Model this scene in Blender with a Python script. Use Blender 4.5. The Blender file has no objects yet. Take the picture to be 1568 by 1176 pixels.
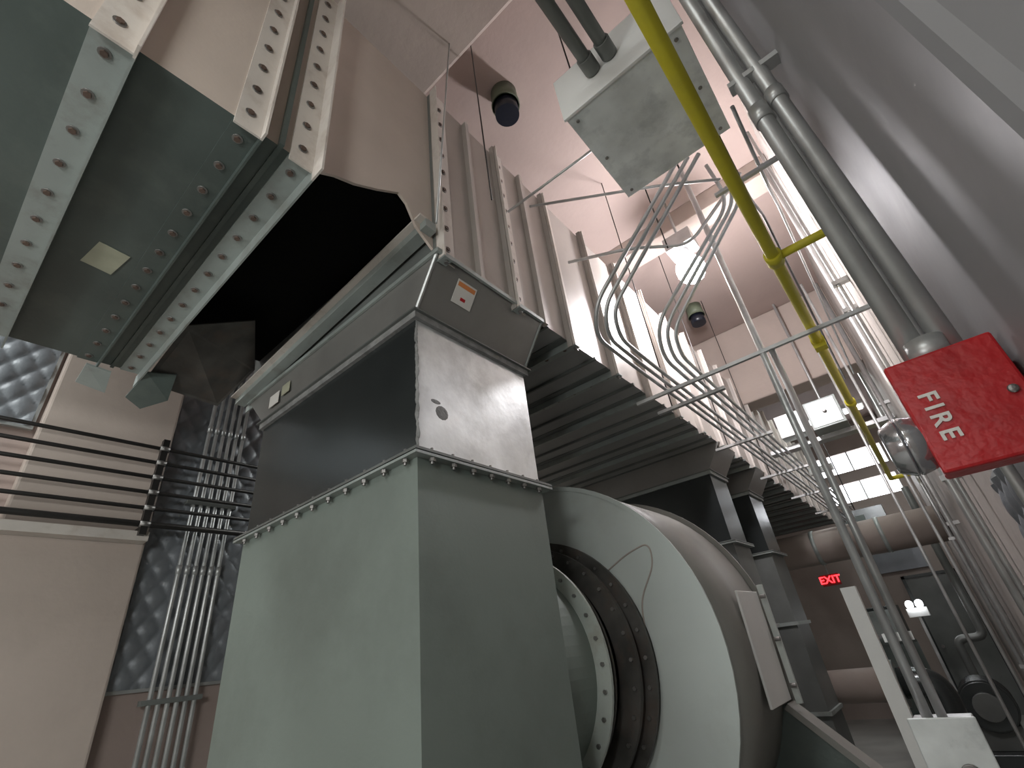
import bpy, bmesh, math, random
from mathutils import Vector, Matrix
random.seed(4)
S = bpy.context.scene
CZ = 1.6

# ------------------------------------------------------------------ materials
def new_mat(name):
    m = bpy.data.materials.new(name); m.use_nodes = True
    nt = m.node_tree; b = nt.nodes['Principled BSDF']
    return m, nt, b
def paint(name, col, rough=0.5, metal=0.0, var=0.12, scale=3.0, bump=0.05, bscale=60, dirt_or_light=None, dscale=1.5, damt=0.5, spec=0.5):
    m, nt, b = new_mat(name)
    tc = nt.nodes.new('ShaderNodeTexCoord')
    src = tc.outputs['Object']
    n = nt.nodes.new('ShaderNodeTexNoise'); n.inputs['Scale'].default_value = scale; n.inputs['Detail'].default_value = 6
    nt.links.new(src, n.inputs['Vector'])
    cr = nt.nodes.new('ShaderNodeValToRGB')
    lo = [max(0, c*(1-var)) for c in col]; hi = [min(1, c*(1+var)) for c in col]
    cr.color_ramp.elements[0].position = 0.3; cr.color_ramp.elements[1].position = 0.7
    cr.color_ramp.elements[0].color = (*lo, 1); cr.color_ramp.elements[1].color = (*hi, 1)
    nt.links.new(n.outputs['Fac'], cr.inputs['Fac'])
    out = cr.outputs['Color']
    if dirt_or_light:
        n2 = nt.nodes.new('ShaderNodeTexNoise'); n2.inputs['Scale'].default_value = dscale; n2.inputs['Detail'].default_value = 10; n2.inputs['Roughness'].default_value = 0.65
        nt.links.new(tc.outputs['Object'], n2.inputs['Vector'])
        r2 = nt.nodes.new('ShaderNodeValToRGB'); r2.color_ramp.elements[0].position = 0.5; r2.color_ramp.elements[1].position = 0.75
        r2.color_ramp.elements[1].color = (damt,)*3+(1,)
        r2.color_ramp.elements[0].color = (0, 0, 0, 1)
        nt.links.new(n2.outputs['Fac'], r2.inputs['Fac'])
        mx = nt.nodes.new('ShaderNodeMixRGB'); mx.inputs['Color2'].default_value = (*dirt_or_light, 1)
        nt.links.new(r2.outputs['Color'], mx.inputs['Fac']); nt.links.new(out, mx.inputs['Color1']); out = mx.outputs['Color']
    nt.links.new(out, b.inputs['Base Color'])
    b.inputs['Roughness'].default_value = rough; b.inputs['Metallic'].default_value = metal
    b.inputs['Specular IOR Level'].default_value = spec
    mr = nt.nodes.new('ShaderNodeMapRange'); mr.inputs['To Min'].default_value = rough*0.8; mr.inputs['To Max'].default_value = min(1, rough*1.2)
    nt.links.new(n.outputs['Fac'], mr.inputs['Value']); nt.links.new(mr.outputs['Result'], b.inputs['Roughness'])
    if bump:
        n3 = nt.nodes.new('ShaderNodeTexNoise'); n3.inputs['Scale'].default_value = bscale; n3.inputs['Detail'].default_value = 3
        nt.links.new(tc.outputs['Object'], n3.inputs['Vector'])
        bp = nt.nodes.new('ShaderNodeBump'); bp.inputs['Strength'].default_value = bump; bp.inputs['Distance'].default_value = 0.01
        nt.links.new(n3.outputs['Fac'], bp.inputs['Height']); nt.links.new(bp.outputs['Normal'], b.inputs['Normal'])
    return m
def emit(name, col, s):
    m, nt, b = new_mat(name)
    b.inputs['Base Color'].default_value = (*col, 1)
    b.inputs['Emission Color'].default_value = (*col, 1); b.inputs['Emission Strength'].default_value = s
    return m

PINK = paint('pink_painted_concrete', (.41, .325, .295), .7, var=.06, bump=.15, bscale=25, dirt_or_light=(.27, .22, .195), damt=.35, spec=.25)
TAN = paint('tan_far_wall_paint', (.33, .28, .25), .6, var=.08, bump=.15, bscale=25, dirt_or_light=(.2, .17, .15), damt=.4, spec=.3)
PINKL = paint('pink_light_paint', (.47, .395, .35), .65, var=.06, bump=.2, bscale=20, dirt_or_light=(.31, .26, .23), damt=.4, spec=.25)
LAV = paint('gray_column_paint', (.275, .275, .285), .58, var=.08, bump=.25, bscale=9, dirt_or_light=(.18, .175, .18), damt=.6, spec=.3)
PALE = paint('pale_wall_paint', (.40, .37, .345), .65, var=.06, bump=.3, bscale=15, dirt_or_light=(.25, .22, .2), damt=.55, spec=.25)
FLOORM = paint('concrete_floor_gray', (.34, .34, .32), .5, var=.15, dirt_or_light=(.2, .19, .18))
DUCTSIDE = paint('duct_pinkish_paint', (.54, .46, .405), .5, var=.06, bump=.05, dirt_or_light=(.36, .30, .26), damt=.5)
DUCTSIDE2 = paint('duct_side_gray', (.42, .385, .355), .42, metal=.2, var=.08, bump=.05, dirt_or_light=(.31, .27, .24), dscale=3, damt=.5)
UNDER = paint('duct_underside_green_gray', (.100, .124, .115), .42, metal=.3, var=.2, scale=2, bump=.05, dirt_or_light=(.18, .205, .185), dscale=5, damt=.4)  # lighter noise patches paint in light reflected up onto the underside
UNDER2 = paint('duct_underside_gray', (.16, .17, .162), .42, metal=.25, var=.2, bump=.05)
UNDER3 = paint('plenum_underside_bounce_gray', (.30, .31, .30), .45, metal=.15, var=.15, bump=.05, dirt_or_light=(.18, .18, .17), dscale=3, damt=.5)  # albedo raised to paint in light bounced off the floor
FLG = paint('flange_gray_steel', (.33, .365, .35), .45, metal=.25, var=.12, dirt_or_light=(.17, .15, .12), dscale=8, damt=.5)
FLGP = paint('flange_pinkish_steel', (.60, .55, .505), .48, metal=.05, var=.08, dirt_or_light=(.33, .25, .2), dscale=8, damt=.6)
GALV = paint('galvanized_steel', (.50, .51, .505), .40, metal=.6, var=.15, scale=8, bump=.08, bscale=30)
GALVB = paint('galvanized_bright', (.66, .68, .68), .34, metal=.5, var=.18, scale=6, bump=.06, bscale=40, dirt_or_light=(.36, .37, .36), dscale=4, damt=.8)
GALVX = paint('galvanized_box_sheet', (.82, .86, .85), .38, metal=.1, var=.14, scale=7, bump=.06, bscale=40, dirt_or_light=(.40, .43, .43), dscale=6, damt=.8)
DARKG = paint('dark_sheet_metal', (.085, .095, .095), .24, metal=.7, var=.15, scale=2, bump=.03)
DARKG2 = paint('transition_gray', (.29, .285, .27), .33, metal=.45, var=.12, scale=3, bump=.03, dirt_or_light=(.18, .17, .16), dscale=3)
GREEN = paint('machine_gray_green', (.185, .22, .197), .45, var=.05, scale=2, bump=.04, bscale=80, dirt_or_light=(.12, .14, .125), dscale=1.6, damt=.6)
SCROLL = paint('fan_housing_paint', (.56, .61, .585), .4, var=.05, bump=.03, dirt_or_light=(.40, .41, .37), dscale=2, damt=.5)
SCROLLW = paint('fan_wrap_paint', (.24, .235, .215), .5, var=.1, bump=.03, dirt_or_light=(.15, .14, .12), damt=.4)
STAIN = paint('old_sealant_streak', (.42, .37, .33), .7, var=.2)
RING = paint('inlet_ring_gray', (.50, .54, .50), .45, metal=.1, var=.1, dirt_or_light=(.24, .17, .1), dscale=6, damt=.5)
RUST = paint('dark_rusty_steel', (.10, .095, .088), .5, metal=.3, var=.35, scale=8, dirt_or_light=(.16, .10, .07), dscale=7, damt=.5)
BLACK = paint('black_fabric_and_gap_shade', (.006, .006, .006), .9, var=.3, bump=.1, spec=.1)
DKSTEEL = paint('dark_steel_rod', (.05, .047, .045), .4, metal=.7, var=.2)
BOLT = paint('bolt_zinc', (.28, .27, .26), .45, metal=.8, var=.2)
HOLE = paint('bolt_hole_dark', (.10, .065, .05), .6, var=.3)
YEL = paint('yellow_gas_paint', (.60, .53, .03), .5, var=.1, dirt_or_light=(.38, .33, .05), dscale=6, damt=.5)
RED = paint('fire_red_paint', (.46, .014, .018), .35, var=.12, bump=.3, bscale=40, dirt_or_light=(.2, .008, .01), dscale=9, damt=.6)
WHITE = paint('white_enamel', (.80, .81, .79), .45, var=.03)
TAPE = paint('masking_tape_aged', (.40, .40, .30), .6, var=.12, scale=12)
LABEL = paint('label_white', (.72, .70, .66), .5, var=.03)
ORANGE = paint('label_orange', (.7, .25, .08), .5, var=.03)
QUILT = paint('quilted_blue_gray_vinyl', (.22, .235, .255), .42, metal=.15, var=.15, scale=6, bump=.15, bscale=50, dirt_or_light=(.13, .13, .14), dscale=3, damt=.4)
CANB = paint('can_black', (.01, .012, .02), .3, var=.2)
CANG = paint('can_green_gray', (.10, .12, .08), .5, var=.2)
CAULK = paint('sealant_gray', (.22, .22, .215), .75, var=.3, scale=20, bump=.5)
GLASSY = paint('lens_silver', (.5, .5, .52), .15, metal=.8, var=.2, scale=15)
BULB = emit('lamp_glow', (1, .96, 1), 120)
TUBE = emit('fluorescent_glow', (.95, .97, 1), 9)
SKYW = emit('window_daylight', (.93, .95, 1), 5)
EXITR = emit('exit_red_glow', (1, .03, .04), 4)
DIMR = paint('exit_housing', (.45, .04, .04), .5)

# ------------------------------------------------------------------ mesh builder
class B:
    def __init__(s, name):
        s.name = name; s.bm = bmesh.new(); s.mats = []
    def mi(s, m):
        if m not in s.mats: s.mats.append(m)
        return s.mats.index(m)
    def face(s, vs, m, smooth=False):
        try:
            f = s.bm.faces.new(vs); f.material_index = s.mi(m); f.smooth = smooth
            return f
        except ValueError: return None
    def hexa(s, p, m):
        v = [s.bm.verts.new(Vector(q)) for q in p]
        g = (lambda k: m.get(k, m.get('d'))) if isinstance(m, dict) else (lambda k: m)
        s.face([v[3], v[2], v[1], v[0]], g('-z')); s.face(v[4:8], g('+z'))
        s.face([v[0], v[1], v[5], v[4]], g('-y')); s.face([v[1], v[2], v[6], v[5]], g('+x'))
        s.face([v[2], v[3], v[7], v[6]], g('+y')); s.face([v[3], v[0], v[4], v[7]], g('-x'))
    def box(s, x0, x1, y0, y1, z0, z1, m):
        s.hexa([(x0, y0, z0), (x1, y0, z0), (x1, y1, z0), (x0, y1, z0), (x0, y0, z1), (x1, y0, z1), (x1, y1, z1), (x0, y1, z1)], m)
    def rbox(s, c, size, rot, m):
        R = Matrix.Rotation(rot[2], 3, 'Z') @ Matrix.Rotation(rot[1], 3, 'Y') @ Matrix.Rotation(rot[0], 3, 'X')
        hx, hy, hz = [a/2 for a in size]
        pts = [(-hx, -hy, -hz), (hx, -hy, -hz), (hx, hy, -hz), (-hx, hy, -hz), (-hx, -hy, hz), (hx, -hy, hz), (hx, hy, hz), (-hx, hy, hz)]
        s.hexa([R @ Vector(p) + Vector(c) for p in pts], m)
    def prism(s, pts, ext, m):
        a = [s.bm.verts.new(Vector(p)) for p in pts]; e = Vector(ext)
        b = [s.bm.verts.new(Vector(p)+e) for p in pts]
        s.face(a[::-1], m); s.face(b, m)
        n = len(a)
        for i in range(n): s.face([a[i], a[(i+1) % n], b[(i+1) % n], b[i]], m)
    def cyl(s, p0, p1, r, m, seg=16, r2=None, caps=True, capm=None):
        p0 = Vector(p0); p1 = Vector(p1); d = (p1-p0).normalized(); r2 = r if r2 is None else r2
        u = d.orthogonal().normalized(); w = d.cross(u)
        A = []; C = []
        for i in range(seg):
            a = 2*math.pi*i/seg; o = u*math.cos(a)+w*math.sin(a)
            A.append(s.bm.verts.new(p0+o*r)); C.append(s.bm.verts.new(p1+o*r2))
        for i in range(seg): s.face([A[i], A[(i+1) % seg], C[(i+1) % seg], C[i]], m, seg > 6)
        if caps: s.face(A[::-1], capm or m); s.face(C, capm or m)
    def lathe(s, c, axis, prof, m, seg=64, ms=None, closed=False):
        c = Vector(c); d = Vector(axis).normalized(); u = d.orthogonal().normalized(); w = d.cross(u)
        rows = []
        for (t, r) in prof:
            rows.append([s.bm.verts.new(c+d*t+(u*math.cos(2*math.pi*i/seg)+w*math.sin(2*math.pi*i/seg))*r) for i in range(seg)])
        n = len(rows); rng = n if closed else n-1
        for k in range(rng):
            a = rows[k]; b = rows[(k+1) % n]; mm = ms[k] if ms else m
            for i in range(seg): s.face([a[i], a[(i+1) % seg], b[(i+1) % seg], b[i]], mm, False)
    def tube(s, pts, r, m, bend=.08, seg=12):
        P = [Vector(p) for p in pts]; Q = [P[0]]
        for i in range(1, len(P)-1):
            a = (P[i-1]-P[i]); b = (P[i+1]-P[i]); l = min(bend, a.length*.49, b.length*.49)
            A = P[i]+a.normalized()*l; C = P[i]+b.normalized()*l
            for k in range(9):
                t = k/8; Q.append(A*(1-t)**2+P[i]*2*t*(1-t)+C*t*t)
        Q.append(P[-1])
        u = (Q[1]-Q[0]).normalized().orthogonal().normalized(); rows = []
        for i, q in enumerate(Q):
            d = (Q[min(i+1, len(Q)-1)]-Q[max(i-1, 0)]).normalized()
            u = (u-d*u.dot(d)).normalized(); w = d.cross(u)
            rows.append([s.bm.verts.new(q+(u*math.cos(2*math.pi*k/seg)+w*math.sin(2*math.pi*k/seg))*r) for k in range(seg)])
        for a, b in zip(rows, rows[1:]):
            for k in range(seg): s.face([a[k], a[(k+1) % seg], b[(k+1) % seg], b[k]], m, True)
        s.face(rows[0][::-1], m); s.face(rows[-1], m)
    def sphere(s, c, r, m, seg=20, sc=(1, 1, 1)):
        mat = Matrix.Translation(Vector(c)) @ Matrix.Diagonal((*sc, 1))
        res = bmesh.ops.create_uvsphere(s.bm, u_segments=seg, v_segments=seg//2, radius=r, matrix=mat)
        idx = s.mi(m)
        for v in res['verts']:
            for f in v.link_faces: f.material_index = idx; f.smooth = True
    def done(s, bevel=0, parent=None):
        bmesh.ops.recalc_face_normals(s.bm, faces=s.bm.faces)
        me = bpy.data.meshes.new(s.name); s.bm.to_mesh(me); s.bm.free()
        for m in s.mats: me.materials.append(m)
        o = bpy.data.objects.new(s.name, me); S.collection.objects.link(o)
        if bevel:
            md = o.modifiers.new('bevel', 'BEVEL'); md.width = bevel; md.segments = 2; md.limit_method = 'ANGLE'; md.angle_limit = math.radians(50)
        if parent: o.parent = parent
        return o

# ------------------------------------------------------------------ room shell
XL, XR, Y0, Y1, ZC = -4.2, .30, -3.2, 12.0, 5.2
def slab(name, a, m, bevel=0):
    b = B(name); b.box(*a, m); return b.done(bevel)
slab('floor', (XL-.2, XR+.2, Y0-.2, Y1+.2, -.15, 0), FLOORM)
slab('ceiling', (XL-.2, XR+.2, Y0-.2, Y1+.2, ZC, ZC+.2), PINK)
slab('wall_left', (XL-.2, XL, Y0, Y1, 0, ZC), PINK)
slab('wall_right', (XR, XR+.2, Y0, Y1, 0, ZC), PALE)
slab('wall_back', (XL, XR, Y0-.2, Y0, 0, ZC), PINK)
b = B('wall_front')
WZ = [(4.22, 4.62), (3.62, 4.0)]; WX0, WX1 = -1.75, .12
b.box(XL, WX0, Y1, Y1+.2, 0, ZC, TAN); b.box(WX1, XR, Y1, Y1+.2, 0, ZC, TAN)
b.box(WX0, WX1, Y1, Y1+.2, 0, WZ[1][0], TAN); b.box(WX0, WX1, Y1, Y1+.2, WZ[1][1], WZ[0][0], TAN); b.box(WX0, WX1, Y1, Y1+.2, WZ[0][1], ZC, TAN)
b.done()
for i, (z0, z1) in enumerate(WZ):
    b = B('window_%d' % (i+1)); b.box(WX0, WX1, Y1+.08, Y1+.1, z0, z1, SKYW)
    for k in range(4):
        x = WX0+(WX1-WX0)*k/3; b.box(x-.015, x+.015, Y1+.03, Y1+.078, z0, z1, GALV)
    b.done()
slab('ceiling_beam', (XL, XR, .1, 1.2, 4.84, ZC), PINKL, .02)
slab('ceiling_beam', (XL, XR, 6.25, 6.6, 4.1, ZC), PINKL, .02)
slab('ceiling_beam', (XL, XR, 3.7, 3.95, 5.0, ZC), PINKL, .01)
slab('concrete_column', (.19, XR, .45, 1.45, 0, ZC), LAV, .02)
slab('concrete_pilaster', (XL, XL+.16, .26, 1.0, 0, ZC), PINKL, .015)
slab('concrete_pilaster', (XL, XL+.16, 3.2, 3.9, 0, ZC), PINKL, .015)

def quilt(name, x, y0, y1, z0, z1, nrm, d=.105, h=.026):
    b = B(name); st = .014
    ny = int((y1-y0)/st); nz = int((z1-z0)/st); g = []
    for i in range(ny+1):
        row = []
        for j in range(nz+1):
            y = y0+(y1-y0)*i/ny; z = z0+(z1-z0)*j/nz
            p = abs(math.sin(math.pi*(y+z*.75)/d/1.4))*abs(math.sin(math.pi*(y-z*.75)/d/1.4))
            row.append(b.bm.verts.new((x+nrm*(.02+h*p**.45), y, z)))
        g.append(row)
    for i in range(ny):
        for j in range(nz): b.face([g[i][j], g[i+1][j], g[i+1][j+1], g[i][j+1]], QUILT, True)
    xa, xb = sorted((x, x+nrm*.034))
    t = .02
    b.box(xa, xb, y0-t, y0, z0-t, z1+t, GALV); b.box(xa, xb, y1, y1+t, z0-t, z1+t, GALV)
    b.box(xa, xb, y0, y1, z0-t, z0, GALV); b.box(xa, xb, y0, y1, z1, z1+t, GALV)
    b.done()
quilt('acoustic_quilt_panel', XL, 1.03, 3.1, 1.72, 4.6, 1)
quilt('acoustic_quilt_panel', XL, -1.4, .22, 3.3, 4.8, 1)
quilt('acoustic_quilt_panel', XR, 1.5, 2.5, 2.3, 3.7, -1)
quilt('acoustic_quilt_panel', XR, 1.5, 2.4, 1.5, 1.95, -1)

# ------------------------------------------------------------------ main plenum duct
PX0, PX1, PZ0, PZ1 = -2.72, -1.05, 3.1, 4.28
def angle_frame(b, y, sgn, x0, x1, z0, z1, ms, mu, w=.065, out=.05, bolts=True, leg=True, ext=0.0, sp=.12, uout=None):
    t = .007; uo = out if uout is None else uout
    ya, yb = sorted((y, y+sgn*w)); la, lb = sorted((y, y+sgn*t))
    b.box(x1, x1+t, ya, yb, z0-.03, z1+ext, ms)
    b.box(x0, x1+.0, ya, yb, z0-t, z0, mu)
    if leg:
        b.box(x1+t, x1+out, la, lb, z0-uo, z1+ext, ms)
        b.box(x0-.03, x1+t, la, lb, z0-uo, z0-t, mu)
    if bolts:
        ym = y+sgn*w*.58
        n = int((z1-z0)/sp)
        for i in range(n+1):
            z = z0+.05+i*sp
            if z < z1+ext-.02:
                b.cyl((x1+t, ym, z), (x1+t+.003, ym, z), .016, BOLT, 12); b.cyl((x1+t+.002, ym, z), (x1+t+.008, ym, z), .010, HOLE, 6)
        n = int((x1-x0)/sp)
        for i in range(n+1):
            x = x1-.06-i*sp
            if x > x0: 
                b.cyl((x, ym, z0-t), (x, ym, z0-t-.003), .016, BOLT, 12); b.cyl((x, ym, z0-t-.002), (x, ym, z0-t-.008), .010, HOLE, 6)

b = B('supply_duct_near_section')
NE = .455
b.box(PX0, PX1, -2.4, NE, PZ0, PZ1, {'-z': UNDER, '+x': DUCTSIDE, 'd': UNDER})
angle_frame(b, -1.2, 1, PX0, PX1, PZ0, PZ1, FLG, FLG, w=.085)
angle_frame(b, -.04, -1, PX0, PX1, PZ0, PZ1, FLGP, FLG, w=.10, sp=.15)
angle_frame(b, .285, -1, PX0, PX1, PZ0, PZ1, FLGP, UNDER, w=.085, sp=.13, out=.04)
angle_frame(b, NE, -1, PX0, PX1, PZ0, PZ1, FLGP, FLG, w=.085, sp=.13, out=.07)
b.box(PX0, PX1+.02, .33, .345, PZ0-.012, PZ1, UNDER)
b.done()
b = B('masking_tape_patch'); b.rbox((-1.93, .11, PZ0-.002), (.15, .10, .002), (0, 0, .15), TAPE); b.done()
b = B('flexible_duct_connector')
b.box(PX0+.05, PX1-.08, NE+.01, 1.0, PZ0+.28, PZ1-.02, BLACK)  # black fabric; the near-black tone also paints the dark inside of the gap
pr = [(.46, 3.12), (.54, 3.17), (.62, 3.20), (.72, 3.26), (.82, 3.33), (.86, 3.30), (.91, 3.20), (1.0, 3.13), (1.0, PZ1), (.46, PZ1)]
b.prism([(PX1-.03, y, z) for y, z in pr], (.012, 0, 0), DUCTSIDE)
b.done()
b = B('supply_plenum_duct')
PY1 = 10.6
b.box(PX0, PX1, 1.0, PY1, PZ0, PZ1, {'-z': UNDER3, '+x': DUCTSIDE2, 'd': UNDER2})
y = 1.0; k = 0
while y < PY1-.05:
    angle_frame(b, y+.004, 1, PX0, PX1, PZ0, PZ1, FLGP, FLG, w=.095, out=.045, ext=.03, sp=.13, bolts=(k < 12), uout=.045)
    if k > 0: b.box(PX1, PX1+.03, y-.006, y-.0, PZ0-.05, PZ1+.03, DUCTSIDE2); b.box(PX0, PX1, y-.05, y, PZ0-.006, PZ0, UNDER2)
    if k < 2: b.box(PX1, PX1+.03, y+.24, y+.262, PZ0-.02, PZ1, DUCTSIDE2)
    b.box(PX0, PX1+.015, y+.27, y+.285, PZ0-.018, PZ0, UNDER2)
    # gusset tab at the corner of each flange
    b.box(PX1+.0, PX1+.045, y+.004, y+.05, PZ0-.05, PZ0-.042, FLG)
    b.cyl((PX1+.025, y+.03, PZ0-.05), (PX1+.025, y+.03, PZ0-.062), .010, BOLT, 6)
    y += .48; k += 1
b.done()
b = B('loose_steel_angle_bar')
b.hexa([(-2.72, .93, 3.075), (-1.03, .93, 3.19), (-1.03, .985, 3.19), (-2.72, .985, 3.075), (-2.72, .93, 3.115), (-1.03, .93, 3.235), (-1.03, .985, 3.235), (-2.72, .985, 3.115)], FLG)
b.hexa([(-2.72, .90, 3.11), (-1.03, .90, 3.23), (-1.03, .94, 3.23), (-2.72, .94, 3.11), (-2.72, .90, 3.118), (-1.03, .90, 3.24), (-1.03, .94, 3.24), (-2.72, .94, 3.118)], FLGP)
b.done()
b = B('torn_sheet_metal_flap')
b.prism([(-2.72, .48, 3.06), (-2.2, .48, 3.12), (-2.15, .75, 3.26), (-2.5, .92, 3.2), (-2.75, .85, 3.05)], (0, 0, .006), RUST)
b.prism([(-2.80, .44, 2.99), (-2.6, .46, 3.05), (-2.58, .58, 3.07), (-2.70, .60, 2.98), (-2.83, .52, 2.96)], (0, 0, .006), UNDER)
b.prism([(-2.85, .24, 3.03), (-2.7, .24, 3.06), (-2.7, .34, 3.05), (-2.83, .36, 3.0)], (0, 0, .008), FLG)
b.done()

# ------------------------------------------------------------------ inlet boxes
def inlet(name, y0, y1, x0=-2.49, x1=-1.20, detail=True, up=None, lowm=GREEN):
    b = B(name); zf = 2.255; zt = 2.845
    up = up or {'-y': DARKG, '+x': GALVB, 'd': DARKG}  # bright right face, dark others: highlight and dark reflections painted in
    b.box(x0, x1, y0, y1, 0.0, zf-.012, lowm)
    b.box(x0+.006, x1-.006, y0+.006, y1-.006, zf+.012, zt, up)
    o = .035
    b.box(x0-o, x1+o, y0-o, y1+o, zf-.012, zf-.002, FLG); b.box(x0-o, x1+o, y0-o, y1+o, zf+.002, zf+.012, UNDER2)
    b.box(x0-.012, x1+.012, y0-.012, y1+.012, zt, zt+.03, CAULK if detail else FLG)
    b.box(x0-.025, x1+.025, y0-.025, y1+.025, zt+.03, zt+.037, UNDER2)
    if detail:
        n = 11
        for i in range(n):
            x = x0+.06+(x1-x0-.1)*i/(n-1)
            b.cyl((x, y0-.02, zf-.035), (x, y0-.02, zf+.025), .006, BOLT, 8); b.cyl((x, y0-.02, zf-.026), (x, y0-.02, zf-.013), .012, BOLT, 6)
        for i in range(7):
            y = y0+.05+(y1-y0-.1)*i/6
            b.cyl((x1+.02, y, zf-.035), (x1+.02, y, zf+.025), .006, BOLT, 8); b.cyl((x1+.02, y, zf-.026), (x1+.02, y, zf-.013), .012, BOLT, 6)
        z = zf+.02
        while z < zt-.02:
            b.sphere((x1-.006+random.uniform(-.003, .003), y0+.008, z), random.uniform(.006, .012), CAULK, 8, (1, .5, 2.2)); z += .02
        for i in range(26):
            x = x0+.03+(x1-x0-.04)*i/25
            b.sphere((x, y0+.0, zf+.014), random.uniform(.006, .012), CAULK, 8, (2.5, .7, .5))
        b.sphere((x1-.006, y0+.13, zf+.20), .03, CAULK, 12, (.06, 1.1, 1.0)); b.sphere((x1-.006, y0+.10, zf+.24), .016, CAULK, 12, (.06, 1.6, .6))
    else:
        for zz in (.9, 1.6): b.box(x0-.02, x1+.02, y0-.02, y1+.02, zz, zz+.03, FLG)
    zh = zt+.037; tz = PZ0-.008
    tx0, tx1, ty0, ty1 = -2.68, -1.03, y0-.02, y1-.02
    b.hexa([(x0, y0, zh), (x1, y0, zh), (x1, y1, zh), (x0, y1, zh), (tx0, ty0, tz), (tx1, ty0, tz), (tx1, ty1, tz), (tx0, ty1, tz)], {'d': DARKG2})
    if detail:
        b.cyl((x1, y0, zh), (tx1, ty0, tz), .008, GALV, 6)
        b.cyl((x1, y1, zh), (tx1, ty1, tz), .008, UNDER2, 6)
        b.box(tx0, tx1+.012, ty0-.012, ty0, tz-.02, tz, FLG); b.box(tx1, tx1+.012, ty0, ty1, tz-.02, tz, FLG)
    b.done(.003 if detail else 0)
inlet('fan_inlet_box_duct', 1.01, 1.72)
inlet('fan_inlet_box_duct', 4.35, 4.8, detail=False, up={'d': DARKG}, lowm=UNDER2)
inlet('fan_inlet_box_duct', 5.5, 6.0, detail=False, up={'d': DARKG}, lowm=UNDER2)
def hood_pt(s, t, off=.003):
    a = Vector((-1.2, 1.01+.71*s, 2.882)); c = Vector((-1.03, .99+.71*s, 3.092)); n = Vector((.21, 0, -.17)).normalized()
    return a.lerp(c, t)+n*off
b = B('warning_label')
b.prism([hood_pt(.20, .42), hood_pt(.36, .42), hood_pt(.36, .80), hood_pt(.20, .80)], hood_pt(0, 0, .002)-hood_pt(0, 0, 0), LABEL)
b.prism([hood_pt(.21, .70, .005), hood_pt(.35, .70, .005), hood_pt(.35, .77, .005), hood_pt(.21, .77, .005)], hood_pt(0, 0, .001)-hood_pt(0, 0, 0), ORANGE)
b.prism([hood_pt(.26, .5, .005), hood_pt(.30, .5, .005), hood_pt(.30, .55, .005), hood_pt(.26, .55, .005)], hood_pt(0, 0, .001)-hood_pt(0, 0, 0), RED)
b.done()
b = B('warning_label')
b.box(-2.40, -2.30, .9885, .991, 2.93, 3.0, LABEL); b.box(-2.27, -2.19, .9885, .991, 2.95, 3.01, TAPE)
b.done()

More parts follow.
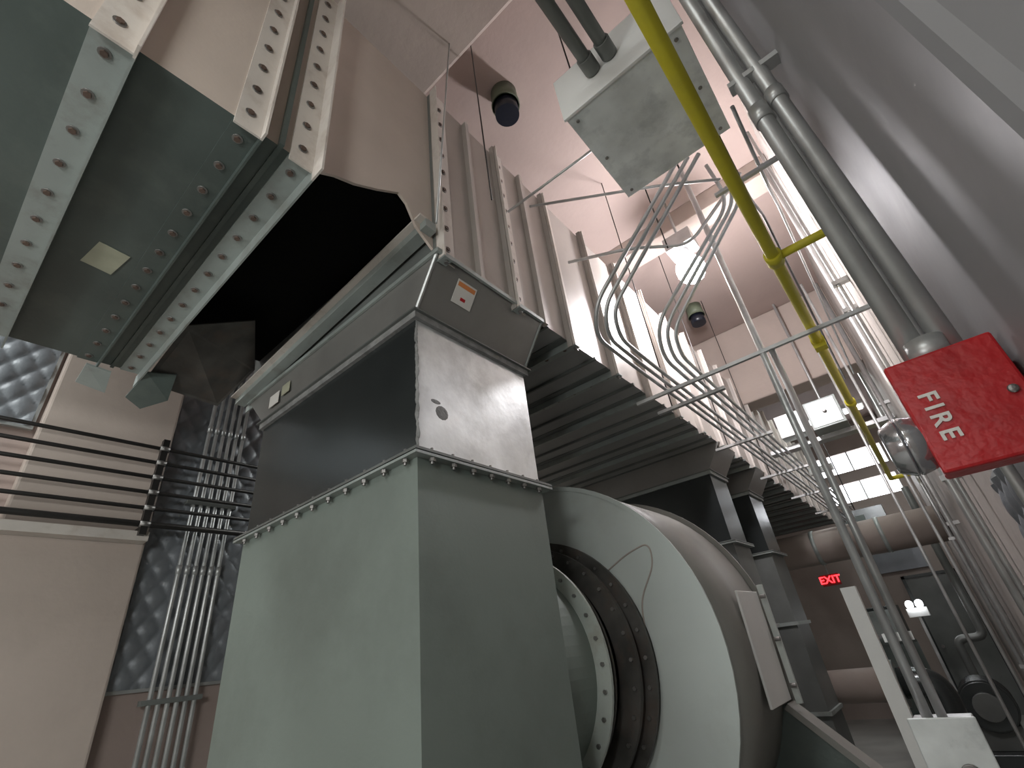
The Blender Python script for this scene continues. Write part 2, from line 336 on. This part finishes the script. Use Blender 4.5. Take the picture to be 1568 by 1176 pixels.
# ------------------------------------------------------------------ centrifugal fan
def fan(name, cx, cz, R, ya, yb):
    b = B(name)
    N = 72
    ring = [(cx+R*math.cos(2*math.pi*i/N), cz+R*math.sin(2*math.pi*i/N)) for i in range(N)]
    fa = [b.bm.verts.new((x, ya, z)) for x, z in ring]; fb = [b.bm.verts.new((x, yb, z)) for x, z in ring]
    ra = .60
    ia = [b.bm.verts.new((cx+ra*math.cos(2*math.pi*i/N), ya, cz+ra*math.sin(2*math.pi*i/N))) for i in range(N)]
    for i in range(N):
        j = (i+1) % N
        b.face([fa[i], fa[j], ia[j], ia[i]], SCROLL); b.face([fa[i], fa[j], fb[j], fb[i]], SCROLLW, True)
    b.face(fb, SCROLLW)
    b.lathe((cx, ya-.006, cz), (0, 1, 0), [(0, R-.012), (0, R+.012), (.012, R+.012), (.012, R-.012)], SCROLL, 72, closed=True)
    b.lathe((cx, yb-.01, cz), (0, 1, 0), [(0, R-.015), (0, R+.03), (.014, R+.03), (.014, R-.015)], SCROLLW, 72, closed=True)
    b.lathe((cx, 0, cz), (0, 1, 0), [(ya+.03, .58), (ya-.03, .61), (ya-.05, .61), (ya-.05, .54), (ya-.10, .52)], RUST, 72)
    b.lathe((cx, 0, cz), (0, 1, 0), [(ya-.10, .57), (ya-.125, .57), (ya-.125, .47), (ya-.10, .47)], RUST, 72, closed=True)
    b.lathe((cx, 0, cz), (0, 1, 0), [(ya-.12, .44), (ya-.28, .44)], BLACK, 72)  # black sleeve paints in the shade of the gap between the rings
    b.lathe((cx, 0, cz), (0, 1, 0), [(ya-.20, .50), (ya-.215, .50), (ya-.215, .43), (ya-.20, .43)], RUST, 72, closed=True)
    b.lathe((cx, 0, cz), (0, 1, 0), [(ya-.28, .53), (ya-.295, .53), (ya-.295, .42), (ya-.28, .42)], RING, 72, closed=True)
    b.lathe((cx, 0, cz), (0, 1, 0), [(ya-.295, .46), (ya-.575, .46)], GREEN, 72)
    for i in range(32):
        a = 2*math.pi*i/32
        for (yy, rr) in ((ya-.295, .50), (ya-.05, .578), (ya-.125, .545)):
            p = (cx+rr*math.cos(a), yy, cz+rr*math.sin(a)); b.cyl(p, (p[0], yy-.010, p[2]), .009, BOLT, 6)
    b.tube([(-1.30, ya-.001, 1.93), (-1.15, ya-.001, 2.0), (-1.02, ya-.001, 2.03), (-1.02, ya-.001, 1.93), (-1.13, ya-.001, 1.78), (-1.14, ya-.001, 1.66)], .004, STAIN, .06, 8)
    b.box(cx-.9, cx+.80, ya+.05, yb-.05, 0.0, .25, UNDER2)
    b.box(cx-.5, cx+.93, ya+.02, yb-.02, .25, .75, SCROLLW)
    b.prism([(cx+.45, yb-.1, 0), (cx+.45, yb-.1, 1.45), (cx+.90, yb-.1, 1.255), (cx+1.45, yb-.1, .72), (cx+1.45, yb-.1, 0)], (0, .1, 0), UNDER)
    b.prism([(cx+.88, yb-.13, 1.255), (cx+.90, yb-.13, 1.275), (cx+1.46, yb-.13, .735), (cx+1.44, yb-.13, .715)], (0, .14, 0), SCROLLW)
    return b
FX, FZ, FR = -1.72, 1.55, .915
b = fan('centrifugal_fan_housing', FX, FZ, FR, 2.3, 3.1); b.done()
b = B('fan_access_panel')
p = []
a0, a1 = math.radians(14), math.radians(-16)
for yy in (2.66, 3.0):
    for a in (a0, a1): p.append((FX+(FR+.03)*math.cos(a), yy, FZ+(FR+.03)*math.sin(a)))
b.prism([p[0], p[1], p[3], p[2]], (.012, 0, 0), WHITE)
b.box(FX+FR+.02, FX+FR+.05, 3.0, 3.02, FZ-.28, FZ+.26, SCROLL)
for z in (-.2, 0, .2): b.cyl((FX+FR+.03, 2.96, FZ+z), (FX+FR+.06, 2.96, FZ+z), .01, BOLT, 8)
b.done(.003)

# ------------------------------------------------------------------ left wall rods and conduits
b = B('horizontal_pipe_rack')
for i in range(6):
    z = CZ+1.07+.108*i
    b.cyl((-3.9+.0*i, -2.6, z), (-3.9, 3.1, z), .013 if i else .02, DKSTEEL, 12)
for y in (-1.0, .93, 2.6):
    b.box(-3.93, -3.885, y-.02, y+.02, CZ+1.0, CZ+1.68, DKSTEEL)
    b.box(XL+.165, -3.92, y-.015, y+.015, CZ+1.03, CZ+1.06, DKSTEEL)
    for i in range(6): b.cyl((-3.9, y-.03, CZ+1.07+.108*i), (-3.9, y+.03, CZ+1.07+.108*i), .022, BOLT, 12)
b.box(-4.03, -3.93, -2.6, .98, CZ+.97, CZ+1.03, FLGP)
b.done()
b = B('vertical_conduit_bank')
for i in range(6):
    y = 1.25+.052*i
    b.cyl((-4.09, y, .0), (-4.09, y, 4.6), .015, GALV, 12)
    for z in (1.2, 2.4, 3.5): b.cyl((-4.09, y, z), (-4.09, y, z+.06), .019, GALV, 12)
for z in (.8, 1.62, 2.9, 4.0): b.box(-4.13, -4.07, 1.2, 1.55, z, z+.03, UNDER2)
b.done()

# ------------------------------------------------------------------ junction box + conduits overhead
b = B('galvanized_pull_box')
bx0, bx1, by0, by1, bz0, bz1 = -.415, .08, 1.17, 1.70, 3.5, 3.75
b.box(bx0, bx1, by0, by1, bz0, bz1, GALVX)
b.box(bx0-.012, bx1+.012, by0-.015, by0-.002, bz0-.012, bz1+.02, WHITE)
b.box(bx0-.004, bx1+.004, by0-.004, by1+.004, bz0-.008, bz0+.0, GALVX)
for (x, y) in [(bx0+.03, by0+.03), (bx1-.03, by0+.03), (bx0+.03, by1-.03), (bx1-.03, by1-.03), (bx0+.03, (by0+by1)/2), (bx1-.03, (by0+by1)/2)]:
    b.cyl((x, y, bz0-.008), (x, y, bz0-.014), .008, BOLT, 8)
for x, z in ((-.25, 3.62), (-.17, 3.63)):
    b.cyl((x, -1.5, z), (x, by0, z), .026, UNDER2, 20); b.cyl((x, by0-.09, z), (x, by0-.02, z), .033, UNDER2, 20)
b.box(-.34, -.10, .62, .66, 3.66, 3.70, GALV)
b.cyl((-.33, .64, 3.68), (-.33, .64, 4.84), .004, DKSTEEL, 8); b.cyl((-.11, .64, 3.68), (-.11, .64, 4.84), .004, DKSTEEL, 8)
for (x, y) in ((bx0+.04, by0+.12), (bx1-.04, by1-.05)): b.cyl((x, y, bz1), (x, y, ZC), .004, DKSTEEL, 8)
b.done(.002)

b = B('yellow_gas_pipe')
gz = CZ+1.33; r = .024
b.cyl((.0, -2.8, gz), (.0, 7.0, gz), r, YEL, 20)
for y in (1.93, 2.85, 4.0): b.cyl((0, y-.035, gz), (0, y+.035, gz), r*1.4, YEL, 20)
b.cyl((0, 1.93, gz), (.29, 1.93, gz), r*.75, YEL, 16)
b.box(-.03, .03, 2.82, 2.88, gz-.045, gz+.045, YEL)
b.cyl((0, 7.0, gz), (.29, 7.0, gz), r, YEL, 16)
b.done()

b = B('wall_conduit_riser')
b.cyl((.106, .90, 1.90), (.106, .90, ZC), .0175, GALV, 24); b.cyl((.146, .90, 1.90), (.146, .90, ZC), .0165, GALV, 24)
for z in (2.55, 3.6): 
    b.cyl((.106, .9, z), (.106, .9, z+.05), .021, GALV, 24); b.cyl((.146, .9, z+.03), (.146, .9, z+.07), .0195, GALV, 24)
b.cyl((.12, .89, 1.91), (.12, .89, 1.95), .026, GALV, 24)
b.box(.08, .19, .885, .915, 2.70, 2.715, GALV)
b.cyl((.17, 1.25, 0), (.17, 1.25, ZC), .010, GALV, 12)
b.done()

b = B('bent_conduit_bundle')
for i in range(3):
    o = .04*i
    b.tube([(-.17+o*1.2, 1.80+.02*i, 3.62), (-.74+o*.5, 1.74+.05*i, 3.04), (-.83+o, 1.86+.05*i, 2.95), (-.83+o, 2.2, 2.94), (-.83+o, 9.5, 2.94)], .0105, GALV, .12, 12)
for i in range(3):
    o = .04*i
    b.tube([(-.08+o*1.2, 2.2+.02*i, 3.9), (-.06+o, 2.25, 3.62), (-.60+o*.5, 2.12+.06*i, 3.03), (-.68+o, 2.32+.03*i, 2.95), (-.68+o, 2.6, 2.94), (-.68+o, 8.5, 2.94)], .0105, GALVB, .12, 12)
for y in (2.9, 4.0, 5.3, 6.6, 8.0):
    b.box(-1.0, -.55, y, y+.03, 2.905, 2.925, GALV)
b.done()
b = B('overhead_conduit_run')
for i, (x, z) in enumerate([(-.02, 3.56), (.03, 3.60), (.13, 3.62)]):
    b.tube([(x, 1.72, z), (x, 2.3, z), (x+.03, 2.9, z+.35), (x+.03, 6.2, z+.35)], .009, DKSTEEL if i % 2 else GALV, .1, 10)
b.box(-.1, .26, 2.05, 2.07, 3.52, 3.54, GALV)
b.tube([(-1.0, 1.75, 3.98), (-.3, 2.0, 3.75), (-.05, 2.2, 3.75)], .008, GALV, .1)
b.tube([(-1.0, 2.1, 3.75), (-.62, 2.15, 3.62), (-.35, 2.4, 3.62), (.05, 2.4, 3.9)], .010, GALV, .1)
b.tube([(-1.0, 1.5, 3.72), (-.45, 1.65, 3.9), (-.42, 1.75, 4.2)], .007, GALV, .1)
b.done()
b = B('strut_channel_frame')
b.box(-1.0, .29, 2.58, 2.60, 2.87, 2.89, GALV)
b.cyl((-.25, 2.6, 1.25), (-.25, 2.6, 4.4), .018, GALVB, 16); b.cyl((-.205, 2.6, 1.25), (-.205, 2.6, 2.87), .016, GALV, 16)
b.box(-.28, -.18, 2.615, 2.63, 1.5, 1.53, GALV); b.box(-.28, -.18, 2.615, 2.63, 2.2, 2.23, GALV)
b.cyl((.1, 5.0, 0), (.1, 5.0, 4.6), .012, GALV, 12); b.cyl((-.04, 5.05, 0), (-.04, 5.05, 4.2), .012, GALV, 12)
b.cyl((-.48, 5.0, 1.9), (-.48, 5.0, 3.0), .012, GALV, 12)
b.cyl((-.25, 2.6, 4.4), (-.25, 2.6, ZC), .006, DKSTEEL, 8)
b.done()
b = B('hanger_rod_set')
for (x, y) in ((-.9, 2.92), (-.9, 4.02), (-.95, 1.3), (-.9, 5.32), (-.45, 2.3)): b.cyl((x, y, 2.92 if y > 2.7 else 3.6), (x, y, ZC), .004, DKSTEEL, 8)
b.cyl((-1.0, .96, 3.2), (-.96, 1.1, 4.84), .005, GALV, 8)
b.done()
b = B('electrical_disconnect_box')
b.box(-.30, -.12, 2.55, 2.70, .95, 1.25, GALVB); b.box(-.31, -.11, 2.54, 2.55, .94, 1.26, GALVX); b.cyl((-.19, 2.54, 1.1), (-.19, 2.53, 1.1), .03, BOLT)
b.cyl((-.21, 2.62, 0), (-.21, 2.62, .95), .016, GALV)
b.done(.004)
b = B('white_channel_post')
b.box(-.435, -.365, 3.2, 3.21, 0, 1.74, WHITE); b.box(-.435, -.425, 3.21, 3.25, 0, 1.74, WHITE); b.box(-.375, -.365, 3.21, 3.25, 0, 1.74, WHITE)
b.done()
b = B('wall_junction_box_group')
b.box(-.75, -.47, 5.9, 6.1, 3.42, 3.68, GALV); b.box(-.42, -.1, 5.85, 6.1, 3.38, 3.70, FLG); b.box(-.4, -.12, 5.84, 5.85, 3.40, 3.68, GALVB)
b.box(-.95, .29, 6.1, 6.25, 3.33, 3.38, GALV)
b.cyl((-.6, 6.15, 3.38), (-.6, 6.15, ZC), .015, GALV); b.cyl((-.25, 6.15, 3.38), (-.25, 6.15, ZC), .015, GALV)
b.cyl((-.25, 5.84, 3.55), (-.25, 5.80, 3.55), .02, BOLT)
b.done(.004)

# ------------------------------------------------------------------ fixtures
b = B('pendant_lamp_fixture')
b.box(-.70, -.46, 3.44, 3.64, 4.56, 4.70, GALV)
b.cyl((-.58, 3.54, 4.56), (-.58, 3.54, 4.46), .045, GALV, 24, r2=.06)
b.sphere((-.58, 3.54, 4.34), .12, BULB, 24, (1, 1, 1.15))
b.cyl((-.58, 3.54, 4.70), (-.58, 3.54, ZC), .012, GALV, 12)
b.done()
def can(y):
    b = B('ceiling_can_speaker')
    b.cyl((-1.02, y, ZC), (-1.02, y, ZC-.16), .095, CANG, 32); b.cyl((-1.02, y, ZC-.16), (-1.02, y, ZC-.27), .085, CANB, 32)
    b.lathe((-1.02, y, ZC-.16), (0, 0, 1), [(0, .085), (0, .102), (.02, .102), (.02, .085)], CANG, 32, closed=True)
    b.done()
can(1.72); can(5.35)

def alight(o, loc, sx, sy, e, rot=(0, 0, 0)):
    ld = bpy.data.lights.new('fixture_and_fill_area', 'AREA'); ld.shape = 'RECTANGLE'
    ld.size, ld.size_y = sx, sy; ld.energy = e; ld.color = (.96, 1, .98)
    lo = bpy.data.objects.new('lamp_light', ld); S.collection.objects.link(lo); lo.location = loc; lo.rotation_euler = rot; lo.parent = o
def fluo(x, y, z, L, along, power):
    b = B('fluorescent_and_fill_fixture')
    if along == 'y':
        b.box(x-.15, x+.15, y-L/2, y+L/2, z, z+.07, WHITE)
        for dx in (-.07, .07): b.cyl((x+dx, y-L/2+.03, z-.02), (x+dx, y+L/2-.03, z-.02), .016, TUBE, 12)
        for dy in (-L/2+.1, L/2-.1): b.cyl((x, y+dy, z+.07), (x, y+dy, ZC), .006, DKSTEEL, 8)
    else:
        b.box(x-L/2, x+L/2, y-.15, y+.15, z, z+.07, WHITE)
        for dy in (-.07, .07): b.cyl((x-L/2+.03, y+dy, z-.02), (x+L/2-.03, y+dy, z-.02), .016, TUBE, 12)
        for dx in (-L/2+.1, L/2-.1): b.cyl((x+dx, y, z+.07), (x+dx, y, ZC), .006, DKSTEEL, 8)
    o = b.done()
    alight(o, (x, y, z-.05), *((.28, L) if along == 'y' else (L, .28)), power)
fluo(-3.45, -1.3, 4.5, 1.2, 'y', 48)  # unseen fill added over the left aisle for near faces and left wall
fluo(-.65, -1.8, 4.4, 1.2, 'x', 40)  # unseen fill added over the right aisle, behind the camera
fluo(-.45, 7.6, 4.75, 1.2, 'x', 18)
fluo(-.45, 9.8, 4.75, 1.2, 'x', 14)
fluo(-3.5, 4.6, 4.6, 1.2, 'y', 60)
b = B('added_fill_fixture'); b.box(.22, .30, -2.2, -1.0, 2.2, 2.5, WHITE)  # fill added behind the camera to light the duct side and undersides
for z in (2.28, 2.42): b.cyl((.20, -2.15, z), (.20, -1.05, z), .016, TUBE, 12)
o = b.done(); alight(o, (.17, -1.6, 2.35), .28, 1.15, 42, (0, math.radians(90), 0))
b = B('added_fill_fixture'); b.box(-2.6, -1.4, Y0, Y0+.08, 1.9, 2.2, WHITE)  # unseen fill added on the back wall to light undersides and near faces
for z in (1.98, 2.12): b.cyl((-2.55, Y0+.1, z), (-1.45, Y0+.1, z), .016, TUBE, 12)
o = b.done(); alight(o, (-2.0, Y0+.13, 2.05), 1.15, .28, 34, (math.radians(90), 0, 0))
def pt(x, y, z, e, r=.1, col=(1, .96, .98)):
    ld = bpy.data.lights.new('lamp', 'POINT'); ld.energy = e; ld.shadow_soft_size = r; ld.color = col
    o = bpy.data.objects.new('lamp_light', ld); S.collection.objects.link(o); o.location = (x, y, z); return o
o = pt(-.58, 3.54, 4.10, 92, .09); o.parent = bpy.data.objects['pendant_lamp_fixture']

# ------------------------------------------------------------------ fire alarm
b = B('fire_alarm_box')
b.box(.06, .178, .85, .93, 1.755, 1.91, RED)
b.box(.056, .182, .846, .862, 1.75, 1.915, RED)
b.box(.10, .19, .88, .92, 1.78, 1.88, RED)
b.cyl((.165, .846, 1.83), (.165, .838, 1.83), .006, BOLT, 12)
b.cyl((.06, .885, 1.805), (.035, .885, 1.805), .038, GLASSY, 32, r2=.044)
b.cyl((.035, .885, 1.805), (.012, .885, 1.805), .044, GLASSY, 32, r2=.033)
fa = b.done(.006)
def text(s, size, mat4, m, parent, name, sp=1.0):
    c = bpy.data.curves.new(name, 'FONT'); c.body = s; c.size = size; c.extrude = .0015; c.align_x = 'CENTER'; c.align_y = 'CENTER'; c.offset = size*.02; c.space_character = sp
    o = bpy.data.objects.new(name, c); S.collection.objects.link(o); c.materials.append(m); o.parent = parent; o.matrix_world = mat4
def M(x, y, z, loc):
    m = Matrix.Identity(4)
    for i in range(3): m[i][0] = x[i]; m[i][1] = y[i]; m[i][2] = z[i]; m[i][3] = loc[i]
    return m
text('FIRE', .030, M((0, 0, -1), (1, 0, 0), (0, -1, 0), (.084, .845, 1.825)), LABEL, fa, 'fire_lettering', 1.35)
b = B('exit_sign'); b.box(-1.72, -1.42, 10.9, 10.96, 2.14, 2.33, DIMR); b.box(-1.58, -1.56, 10.92, 10.94, 2.33, 3.1, GALV); ex = b.done(.004)
text('EXIT', .17, M((1, 0, 0), (0, 0, 1), (0, -1, 0), (-1.57, 10.895, 2.235)), EXITR, ex, 'exit_lettering')

# ------------------------------------------------------------------ far equipment
b = B('round_insulated_duct')
b.cyl((-3.0, 8.2, 2.5), (.28, 8.2, 2.5), .22, TAN, 32)
for x in (-2.2, -1.2, -.4): b.cyl((x, 8.2, 2.5), (x+.05, 8.2, 2.5), .23, FLG, 32)
b.done()
b = B('insulated_water_pipe'); b.cyl((-1.6, 6.6, 1.0), (-.75, 6.6, 1.0), .15, TAN, 24); b.cyl((-.8, 6.6, 1.0), (-.72, 6.6, 1.0), .2, FLG, 24)
b.tube([(-.75, 6.6, 1.0), (-.45, 6.6, 1.0), (-.45, 6.6, 0)], .13, DARKG, .2, 24); b.done()
b = B('equipment_cabinet'); b.box(-1.3, -.75, 10.2, 10.8, 0, 1.7, DARKG); b.box(-1.28, -.77, 10.185, 10.2, .05, 1.65, FLG); b.box(-.85, -.81, 10.16, 10.185, .8, 1.0, BOLT); b.done(.01)
b = B('door_1'); b.box(-.55, .2, Y1-.05, Y1-.002, 0, 2.1, UNDER2); b.box(-.6, -.55, Y1-.07, Y1-.002, 0, 2.15, DARKG); b.box(.2, .25, Y1-.07, Y1-.002, 0, 2.15, DARKG); b.box(-.6, .25, Y1-.07, Y1-.002, 2.1, 2.15, DARKG); b.cyl((-.48, Y1-.05, 1.0), (-.48, Y1-.1, 1.0), .025, BOLT); b.done()
b = B('far_quilt_panel'); b.box(-.95, -.1, Y1-.05, Y1-.002, 2.25, 2.75, QUILT); b.box(-.97, -.08, Y1-.06, Y1-.05, 2.73, 2.77, GALV); b.done()  # blue quilted panel on the far wall
b = B('dark_control_panel'); b.box(-.98, -.3, 10.3, 10.5, 2.75, 3.2, DARKG); b.box(-.9, -.6, 10.29, 10.3, 2.8, 3.1, UNDER); b.cyl((-.7, 10.4, 3.2), (-.7, 10.4, ZC), .01, DKSTEEL, 8); b.done(.01)
b = B('emergency_light')
b.box(-.62, -.36, 9.9, 9.98, 1.5, 1.62, WHITE); b.cyl((-.55, 9.9, 1.68), (-.55, 9.83, 1.66), .05, TUBE, 16); b.cyl((-.43, 9.9, 1.68), (-.43, 9.83, 1.66), .05, TUBE, 16)
b.box(-.52, -.48, 9.93, 9.97, 0, 1.5, GALV)
b.done(.004)
b = B('pump_skid')
b.box(-.5, .2, 8.4, 9.4, 0, .12, DARKG); b.cyl((-.2, 8.5, .55), (-.2, 9.2, .55), .24, DARKG, 32); b.cyl((-.2, 8.42, .55), (-.2, 8.5, .55), .14, UNDER2, 24)
b.box(-.4, 0, 8.6, 9.1, .12, .35, UNDER2); b.tube([(-.2, 9.3, .6), (-.2, 9.3, 1.2), (.1, 9.3, 1.2), (.1, 9.3, 3.2)], .05, UNDER2, .1)
for i in range(8): b.cyl((-.2, 8.55+.08*i, .55), (-.2, 8.57+.08*i, .55), .26, DARKG, 32)
b.done(.005)
b = B('air_receiver_tank')
b.cyl((-.85, 8.6, .25), (-.85, 8.6, 1.25), .28, UNDER, 40); b.sphere((-.85, 8.6, 1.25), .28, UNDER, 32, (1, 1, .4)); b.sphere((-.85, 8.6, .25), .28, UNDER, 32, (1, 1, .4))
for a in range(3): b.box(-.85+.2*math.cos(a*2.1)-.02, -.85+.2*math.cos(a*2.1)+.02, 8.6+.2*math.sin(a*2.1)-.02, 8.6+.2*math.sin(a*2.1)+.02, 0, .3, DARKG)
b.cyl((-.85, 8.6, 1.35), (-.85, 8.6, 1.5), .03, BOLT)
b.done()
b = B('wall_pipe_valves')
for y, r_ in ((3.2, .012), (3.6, .02), (5.8, .025), (7.2, .02)):
    b.cyl((.24, y, 0), (.24, y, 5.0), r_, GALV, 14)
    for z in (1.0, 2.2, 3.4): b.box(.21, .30, y-.02, y+.02, z, z+.03, GALV)
b.done()

# ------------------------------------------------------------------ world, camera
w = bpy.data.worlds.new('world'); S.world = w; w.use_nodes = True
w.node_tree.nodes['Background'].inputs[0].default_value = (.5, .5, .5, 1); w.node_tree.nodes['Background'].inputs[1].default_value = .3
S.view_settings.view_transform = 'Standard'
cd = bpy.data.cameras.new('camera'); cam = bpy.data.objects.new('camera', cd); S.collection.objects.link(cam)
cd.sensor_width = 36; cd.lens = 732/1568*36; cd.clip_start = .01
r = Vector((.755, .646, -.112)).normalized(); u = Vector((.4005, -.319, .859)); u = (u-r*u.dot(r)).normalized(); z = r.cross(u)
cam.matrix_world = M(r, u, z, (0, 0, CZ))
S.camera = cam
